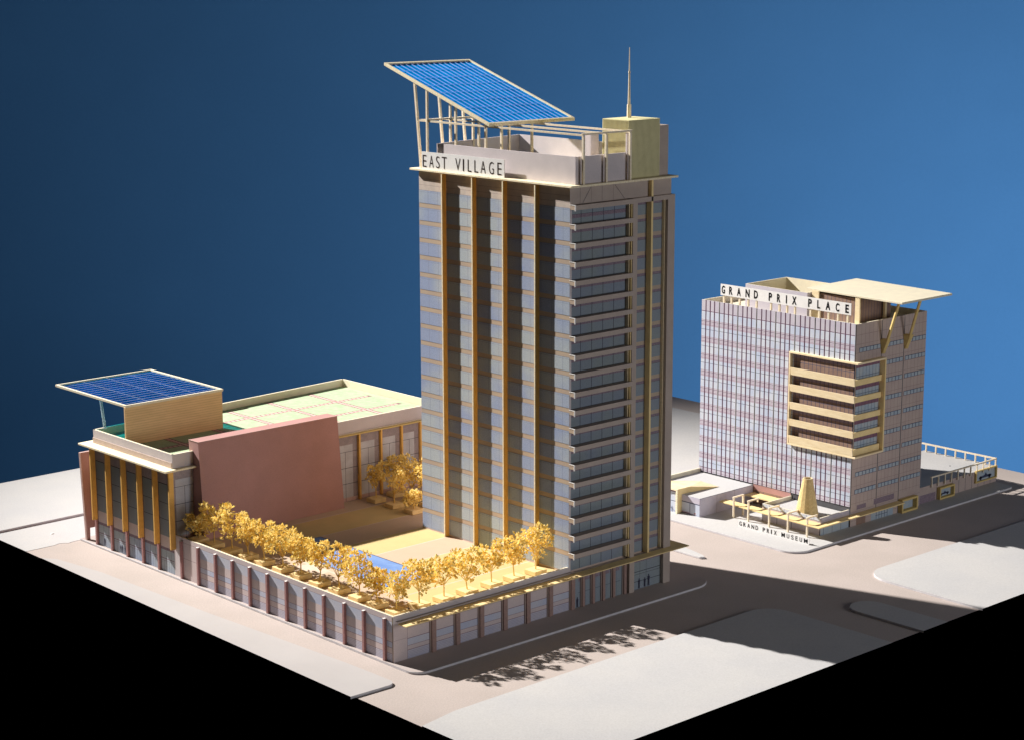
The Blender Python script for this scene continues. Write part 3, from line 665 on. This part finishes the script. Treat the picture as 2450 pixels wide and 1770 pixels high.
# street canopy and picture frame on the right face
MB().prism([(11.42, -.32), (14.45, -.32), (14.45, Y0-.006), (11.78, Y0-.006), (11.72, -.105), (11.72, 2.60), (11.45, 2.60)], .30, .325, 'ochre_light')
def window_frame(par, x0, x1, z0, z1, y, d, pane, w=.045):
    mb = MB(); mb.box(x0, x1, y-d, y-.004, z1-w, z1, 'ochre'); mb.box(x0, x1, y-d, y-.004, z0, z0+w, 'ochre'); mb.box(x0, x0+w, y-d, y-.004, z0+w, z1-w, 'ochre'); mb.box(x1-w, x1, y-d, y-.004, z0+w, z1-w, 'ochre')
    f = mb.build('picture_frame', par, bevel=.003)
    mb = MB().paint((0, y-.006, 0), YR, UPV, [(x0+w, x1-w, z0+w, z1-w, 'gp_window'), (x1-w-.02, x1-w-.012, z0+w, z1-w, 'gp_navy')])
    if pane == 'car':
        c0 = (x0+x1)/2; zz = z0+w+.03; L_ = (x1-x0)*.30
        P = lambda a, b_: (c0+a*L_, y-.012, zz+b_*L_)
        mb.face([P(-1, .05), P(1, .05), P(1, .22), P(.3, .28), P(.1, .5), P(-.1, .28), P(-.9, .18)], 'gp_navy')
        for a in (-.7, .7): mb.face([P(a+.2*math.cos(t*.785), .08+.2*math.sin(t*.785)) for t in range(8)], 'ink_dark')
    mb.build('pane', f)
window_frame(gp, 14.48, 15.07, .047, .36, Y0, .12, '')

# ------------------------------------------------------------------ museum
ml = thing('museum_hall', (10.93, 2.65, 0), 'low pale hall with bent yellow roof plate left of the office block', 'building')
MB().box(10.935, X0-.024, 2.66, 4.6, .047, .47, 'pink_print', top='white_card').build('shell', ml)
mb = MB().paint((0, 2.656, 0), YR, UPV, [(10.935, 12.73, .047, .47, 'gp_pink'), (11.5, 11.506, .047, .47, 'gp_line'), (12.1, 12.106, .047, .47, 'gp_line'), (10.935, 12.73, .46, .47, 'gp_navy')]); mb.build('printed_wall', ml)
mb = MB().paint((10.931, 3.25, 0), XL, UPV, [(0, .59, .047, .47, 'gp_white'), (0, .59, .33, .465, 'gp_pink'), (0, .59, .31, .33, 'gp_navy'), (.29, .305, .047, .31, 'gp_navy'), (.0, .5, .06, .075, 'gp_line'), (.05, .3, .075, .1, 'gp_rose'), (.42, .48, .085, .115, 'rust_card')]); mb.build('display_window', ml)
box('parapet', ml, 11.2, X0-.024, 4.28, 4.32, .472, .56, 'cream_card')
yp = MB()
yp.hexa([(10.79, 3.20, .047), (11.05, 3.20, .047), (11.05, 3.235, .047), (10.79, 3.235, .047), (10.79, 3.20, .60), (11.18, 3.20, .60), (11.18, 3.235, .60), (10.79, 3.235, .60)], 'ochre_light')
yp.face([(11.18, 3.20, .60), (11.05, 3.20, .474), (12.02, 3.05, .474)], 'ochre_light')
yp.face([(10.78, 3.20, .603), (11.18, 3.20, .603), (12.02, 3.05, .477), (11.85, 3.47, .56), (11.15, 3.95, .603), (10.78, 3.95, .603)], 'wood')
yp.face([(10.78, 3.95, .58), (11.15, 3.95, .58), (11.85, 3.47, .54), (12.02, 3.05, .475), (11.18, 3.20, .58), (10.78, 3.20, .58)], 'wood')
yp.box(10.77, 10.79, 3.19, 3.95, .57, .604, 'wood_edge'); yp.box(10.77, 10.789, 3.19, 3.24, .047, .57, 'wood_edge')
f_ = yp.build('roof_plate', ml); f_['label'] = 'bent yellow roof plate tapering to a point'
mb = MB().paint((10.83, 3.90, 0), XL, UPV, [(0, .66, .047, .57, 'gp_white'), (0, .66, .52, .57, 'ink_purple'), (0, .66, .30, .315, 'gp_navy'), (.64, .66, .047, .57, 'gp_navy')])
mb.face([(10.826, 3.78, .31), (10.826, 3.765, .31), (10.826, 3.245, .52), (10.826, 3.26, .52)], 'gp_navy'); mb.face([(10.826, 3.75, .30), (10.826, 3.735, .30), (10.826, 3.25, .05), (10.826, 3.265, .05)], 'gp_navy')
for u in (.42, .50): figure(mb, (10.822, 3.90, 0), XL, UPV, u, .055, .13, 'ink_blue')
mb.build('display_window', ml)

mr = thing('museum_pavilion', (11.75, -.1, 0), 'small flat-roofed pavilion with yellow ledge in front of the office block', 'building')
MB().box(11.755, X0-.024, -.096, 1.54, .047, .36, 'pink_print', top='white_card').build('shell', mr)
for a in (((11.755, 1.54), (11.755, -.096)), ((11.795, -.096), (X0-.024, -.096)), ((X0-.03, 1.54), (11.795, 1.54))):
    wallseg('parapet', mr, a[0], a[1], .362, .44, .03, 'gp_pink', inner='cream_card', cap='cream_card')
rr = [(0, 1.63, .047, .30, 'gp_pink')]+[(u, u+.014, .047, .30, 'gp_navy') for u in (0, .42, .83, 1.24, 1.615)]
mb = MB().paint((11.751, 1.54, 0), XL, UPV, rr); mb.paint((11.751, 1.54, 0), XL, UPV, [(0, 1.63, .36, .435, 'gp_white'), (0, 1.63, .36, .368, 'gp_navy')]+[(u, u+.01, .36, .435, 'gp_navy') for u in (.2, .42, .62, .83, 1.04, 1.24, 1.45)])
mb.paint((0, -.100, 0), YR, UPV, [(11.755, X0-.03, .047, .30, 'gp_window')]+[(u, u+.012, .047, .30, 'gp_navy') for u in (11.85, 12.15, 12.45)]); mb.build('printed_wall', mr)
MB().prism([(11.42, -.33), (14.45, -.33), (14.45, Y0-.012), (11.74, Y0-.012), (11.74, 2.60), (11.50, 2.58)], .305, .33, 'ochre_light').build('ledge', mr, bevel=.003)
box('ledge', gp, 12.42, X0-.022, 1.70, 2.63, .28, .305, 'ochre_light')
MB().paint((X0-.023, 2.65, 0), XL, UPV, [(0, 1.1, .047, .49, 'gp_brown'), (0, 1.1, .36, .49, 'rust_card'), (.3, .31, .047, .36, 'gp_navy'), (.7, .71, .047, .36, 'gp_navy')]).build('entrance', gp)
cn = MB(); n = 14; cx, cy = 12.02, .50
for r0, r1, inn in ((.255, .105, 0), (.235, .085, 1)):
    for k in range(n):
        t0, t1 = 2*math.pi*k/n, 2*math.pi*(k+1)/n
        q = [(cx+r0*math.cos(t0), cy+r0*math.sin(t0), .364), (cx+r0*math.cos(t1), cy+r0*math.sin(t1), .364), (cx+r1*math.cos(t1), cy+r1*math.sin(t1), 1.17), (cx+r1*math.cos(t0), cy+r1*math.sin(t0), 1.17)]
        cn.face(q if not inn else q[::-1], 'cone_card')
for k in range(n):
    t0, t1 = 2*math.pi*k/n, 2*math.pi*(k+1)/n
    cn.face([(cx+.105*math.cos(t0), cy+.105*math.sin(t0), 1.17), (cx+.105*math.cos(t1), cy+.105*math.sin(t1), 1.17), (cx+.085*math.cos(t1), cy+.085*math.sin(t1), 1.17), (cx+.085*math.cos(t0), cy+.085*math.sin(t0), 1.17)], 'wood_edge')
tag(cn.build('paper_cone', loc=(cx, cy, .364)), 'hollow rolled-card cone standing on the pavilion roof', 'cone')
for i, (y, w) in enumerate(((2.12, 'leftmost'), (1.69, 'second from the left'), (1.09, 'middle'), (.56, 'second from the right'), (.03, 'rightmost'))):
    t = thing('portal_frame', (11.46, y, KH), 'pale stick portal frame over the yellow ledge, %s of the five' % w, 'frame', 'stick portal frames in front of the pavilion')
    z1 = .50 if i < 2 else .46
    box('post', t, 11.44, 11.478, y-.02, y+.02, KH+.001, z1, 'stick', bevel=.003)
    box('post', t, 11.76, 11.798, y-.02, y+.02, (KH+.001 if i == 0 else .442), z1, 'stick') if i in (0,) else None
    MB().bar((11.43, y, z1+.015), (11.79, y, z1+.015), .036, .03, 'stick').build('beam', t)
    if i: MB().bar((11.77, y, .441), (11.77, y, z1), .03, .03, 'stick').build('post', t)
ms = thing('museum_sign', (11.03, .6, KH), 'long low white sign lettered GRAND PRIX MUSEUM on the pavement', 'sign')
MB().box(11.03, 11.045, -.375, 1.60, KH+.001, .195, 'sign_white').build('board', ms)
for y in (1.5, 1.0, .5, 0, -.3): box('brace', ms, 11.046, 11.12, y-.01, y+.01, KH+.001, .12, 'sign_white')
def s3(u): return (u-785)/700*1.975
MU = [('G', 795, 820), ('R', 835, 860), ('A', 877, 903), ('N', 918, 945), ('D', 960, 985), ('P', 1032, 1055), ('R', 1073, 1097), ('I', 1114, 1123), ('X', 1143, 1171), ('M', 1218, 1251), ('U', 1270, 1294), ('S', 1313, 1337), ('E', 1355, 1377), ('U', 1395, 1418), ('M', 1437, 1472)]
lettering([(c, s3(a), s3(b_)) for c, a, b_ in MU], (11.026, 1.60, 0), XL, UPV, .072, .095, 'letter_black', .012, ms)

# ------------------------------------------------------------------ low building with roof rail
lb = thing('low_building', (15.29, -.03, 0), 'long flat-roofed building with a pale roof rail right of the office block', 'building')
MB().box(15.285, 18.45, -.03, 2.05, .047, .43, 'gp_side', top='white_card').build('shell', lb)
rr = [(15.285, 18.45, .047, .43, 'gp_side'), (15.30, 16.02, .047, .24, 'header')]
for x in (16.66, 16.92, 17.18, 17.44, 17.7, 17.95, 18.2): rr.append((x, x+.012, .047, .43 if x < 17.5 else .15, 'ink_dark'))
rr += [(16.05, 16.06, .047, .43, 'ink_dark'), (16.3, 16.31, .33, .43, 'ink_dark')]
MB().paint((0, -.034, 0), YR, UPV, rr).build('printed_wall', lb)
window_frame(lb, 16.06, 16.64, .047, .33, -.034, .10, 'car', .04)
window_frame(lb, 17.54, 18.40, .16, .46, -.034, .06, 'car', .03)
mb = MB()
ys = [-.07+k*.285 for k in range(8)]
for y in ys: mb.box(18.33, 18.365, y-.015, y+.015, .431, .61, 'stick')
mb.box(18.33, 18.365, -.09, 2.05, .61, .645, 'stick')
xs = [15.80+k*.255 for k in range(10)]
for x in xs: mb.box(x-.012, x+.012, -.085, -.055, .431 if x < 0 else .38, .61, 'stick')
mb.box(15.76, 18.33, -.09, -.055, .61, .640, 'stick')
mb.build('roof_rail', lb)
mb = MB().box(15.3, 16.0, .45, .46, .431, .434, 'seam'); mb.build('roof_joint', lb)
for x, y in ((16.9, 1.0), (17.6, .7)): MB().tube((x, y, .431), (x, y, .437), .02, .02, 'seam', 8).build('roof_dot', lb)

# ------------------------------------------------------------------ planters and trees
def trunk_crown(seed, h, w, lean=0.0):
    rnd = random.Random(seed); tk = MB(); cr = MB()
    fork = Vector((rnd.uniform(-.02, .02), rnd.uniform(-.02, .02), h*rnd.uniform(.18, .26)))
    tk.tube((0, 0, 0), fork, .014, .011, 'twig', 6)
    nc = 9 if w > .5 else 7; clusters = []; a0 = rnd.uniform(0, 6.28); zc = h*.62
    for i in range(nc):
        a = a0+i*2.4+rnd.uniform(-.3, .3); e = (i+.5)/nc; zz = -.72+1.45*e+rnd.uniform(-.12, .12)
        rad = w*.5*.70*math.sqrt(max(.08, 1-zz*zz*.9))*rnd.uniform(.75, 1.2)
        tip = Vector((math.cos(a)*rad, math.sin(a)*rad, zc+zz*h*.33))
        mid = fork.lerp(tip, .5)+Vector((0, 0, -.02)); tk.tube(fork, mid, .008, .006, 'twig', 5); tk.tube(mid, tip, .006, .003, 'twig', 4)
        clusters.append((tip, w*rnd.uniform(.19, .27)))
    if rnd.random() < .6:
        a = rnd.uniform(0, 6.28); tip = Vector((math.cos(a)*w*.55, math.sin(a)*w*.55, h*rnd.uniform(.35, .55))); tk.tube(fork, tip, .006, .003, 'twig', 4); clusters.append((tip, w*.14))
    for c, rc in clusters:
        for k in range(rnd.randint(44, 56)):
            d = Vector((rnd.gauss(0, 1), rnd.gauss(0, 1), rnd.gauss(.2, 1))).normalized()
            p = c+d*rc*rnd.uniform(.30, .85); L_ = rnd.uniform(.050, .086); wd = L_*rnd.uniform(.65, .9)
            ax = (d+Vector((rnd.uniform(-.5, .5), rnd.uniform(-.5, .5), rnd.uniform(-.2, .6)))).normalized()
            sd = ax.cross(Vector((rnd.uniform(-1, 1), rnd.uniform(-1, 1), rnd.uniform(-1, 1)))).normalized(); nn = ax.cross(sd)
            cup = nn*wd*rnd.uniform(.15, .5)
            b = p; m1 = p+ax*L_*.5; t = p+ax*L_+cup*.6
            cr.face([b, m1+sd*wd*.5+cup, m1], 'petal'); cr.face([m1+sd*wd*.5+cup, t, m1], 'petal')
            cr.face([b, m1, m1-sd*wd*.5+cup], 'petal'); cr.face([m1, t, m1-sd*wd*.5+cup], 'petal')
    return tk, cr
OR = ['first', 'second', 'third', 'fourth', 'fifth', 'sixth', 'seventh', 'eighth', 'ninth', 'tenth', 'eleventh', 'twelfth']
spots = []
# left parapet row, from the near corner outward: (x, y, h, w)
LR = [(.377, .358, .74, .46), (.388, .926, .63, .36), (.397, 1.459, .84, .60), (.40, 2.062, .89, .42), (.385, 2.644, .83, .42), (.405, 3.26, .80, .50), (.403, 3.829, .88, .58), (.399, 4.432, .86, .44), (.383, 4.953, .78, .42), (.367, 5.484, .90, .64), (.34, 6.06, .90, .62), (.30, 6.56, .48, .50)]
for i, (x, y, h, w) in enumerate(LR):
    d = 'lone corner tree' if i == 0 else 'tree'
    lab = 'yellow dried-flower tree in the near corner of the terrace' if i == 0 else 'yellow dried-flower tree, %s from the near corner along the left parapet' % OR[i]
    if i == 10: lab = 'shaded yellow tree before the left end of the rust-red screen wall'
    if i == 11: lab = 'low shaded yellow tree in the corner beside the hall columns'
    spots.append((x, y, h, w, lab, 'near corner' if i == 0 else '%s from the near corner along the left parapet' % OR[i], 'trees along the left parapet'))
RRW = [(.91, .375, .86, .58), (1.484, .36, .82, .46), (2.063, .381, .82, .66), (2.687, .405, .85, .48), (3.251, .401, .84, .52), (3.832, .426, .93, .58)]
for i, (x, y, h, w) in enumerate(RRW):
    spots.append((x, y, h, w, 'yellow dried-flower tree, %s after the corner tree along the right parapet' % OR[i] if i < 5 else 'tall yellow tree at the tower foot beside the last orange fin', '%s after the corner one along the right parapet' % OR[i], 'trees along the right parapet'))
BR = [(4.83, 6.53, .86, .34), (4.84, 5.93, .82, .42), (4.86, 5.30, .40, .32), (5.45, 6.62, .88, .50), (5.42, 6.02, .90, .56), (5.42, 5.45, .95, .50)]
bn = ['front left of the back grove, nearest the hall columns', 'front middle of the back grove', 'small one, front right of the back grove beside the tower', 'rear left of the back grove', 'rear middle of the back grove', 'rear right of the back grove behind the tower edge']
for i, (x, y, h, w) in enumerate(BR): spots.append((x, y, h, w, 'yellow dried-flower tree, '+bn[i], bn[i], 'trees of the back grove by the hall'))
for i, (x, y, h, w, lab, plab, grp) in enumerate(spots):
    pl = MB().box(x-.155, x+.155, y-.15, y+.15, HD+.006, .862, 'ochre_light').build('planter', loc=(x, y, HD+.006), bevel=.006)
    tag(pl, 'ochre card planter block, '+plab, 'planter', 'planters under the '+grp)
    t = thing('flower_tree', (x, y, .863), lab, 'tree', grp)
    tk, cr = trunk_crown(100+i*7, h, w*(1.0 if 12 <= i < 18 else 1.04 if i < 12 else 1.15))
    for mbx, nm in ((tk, 'trunk'), (cr, 'crown')):
        mbx.v = [(v[0]+x, v[1]+y, v[2]+.863) for v in mbx.v]; mbx.build(nm, t)
# drawing pin on the pale sheet
mb = MB().tube((-.27, 11.46, .006), (-.27, 11.46, .022), .045, .030, 'sign_white', 12)
tag(mb.build('pin', loc=(-.27, 11.46, .006)), 'small round white pin pressed into the pale board at far left', 'pin')
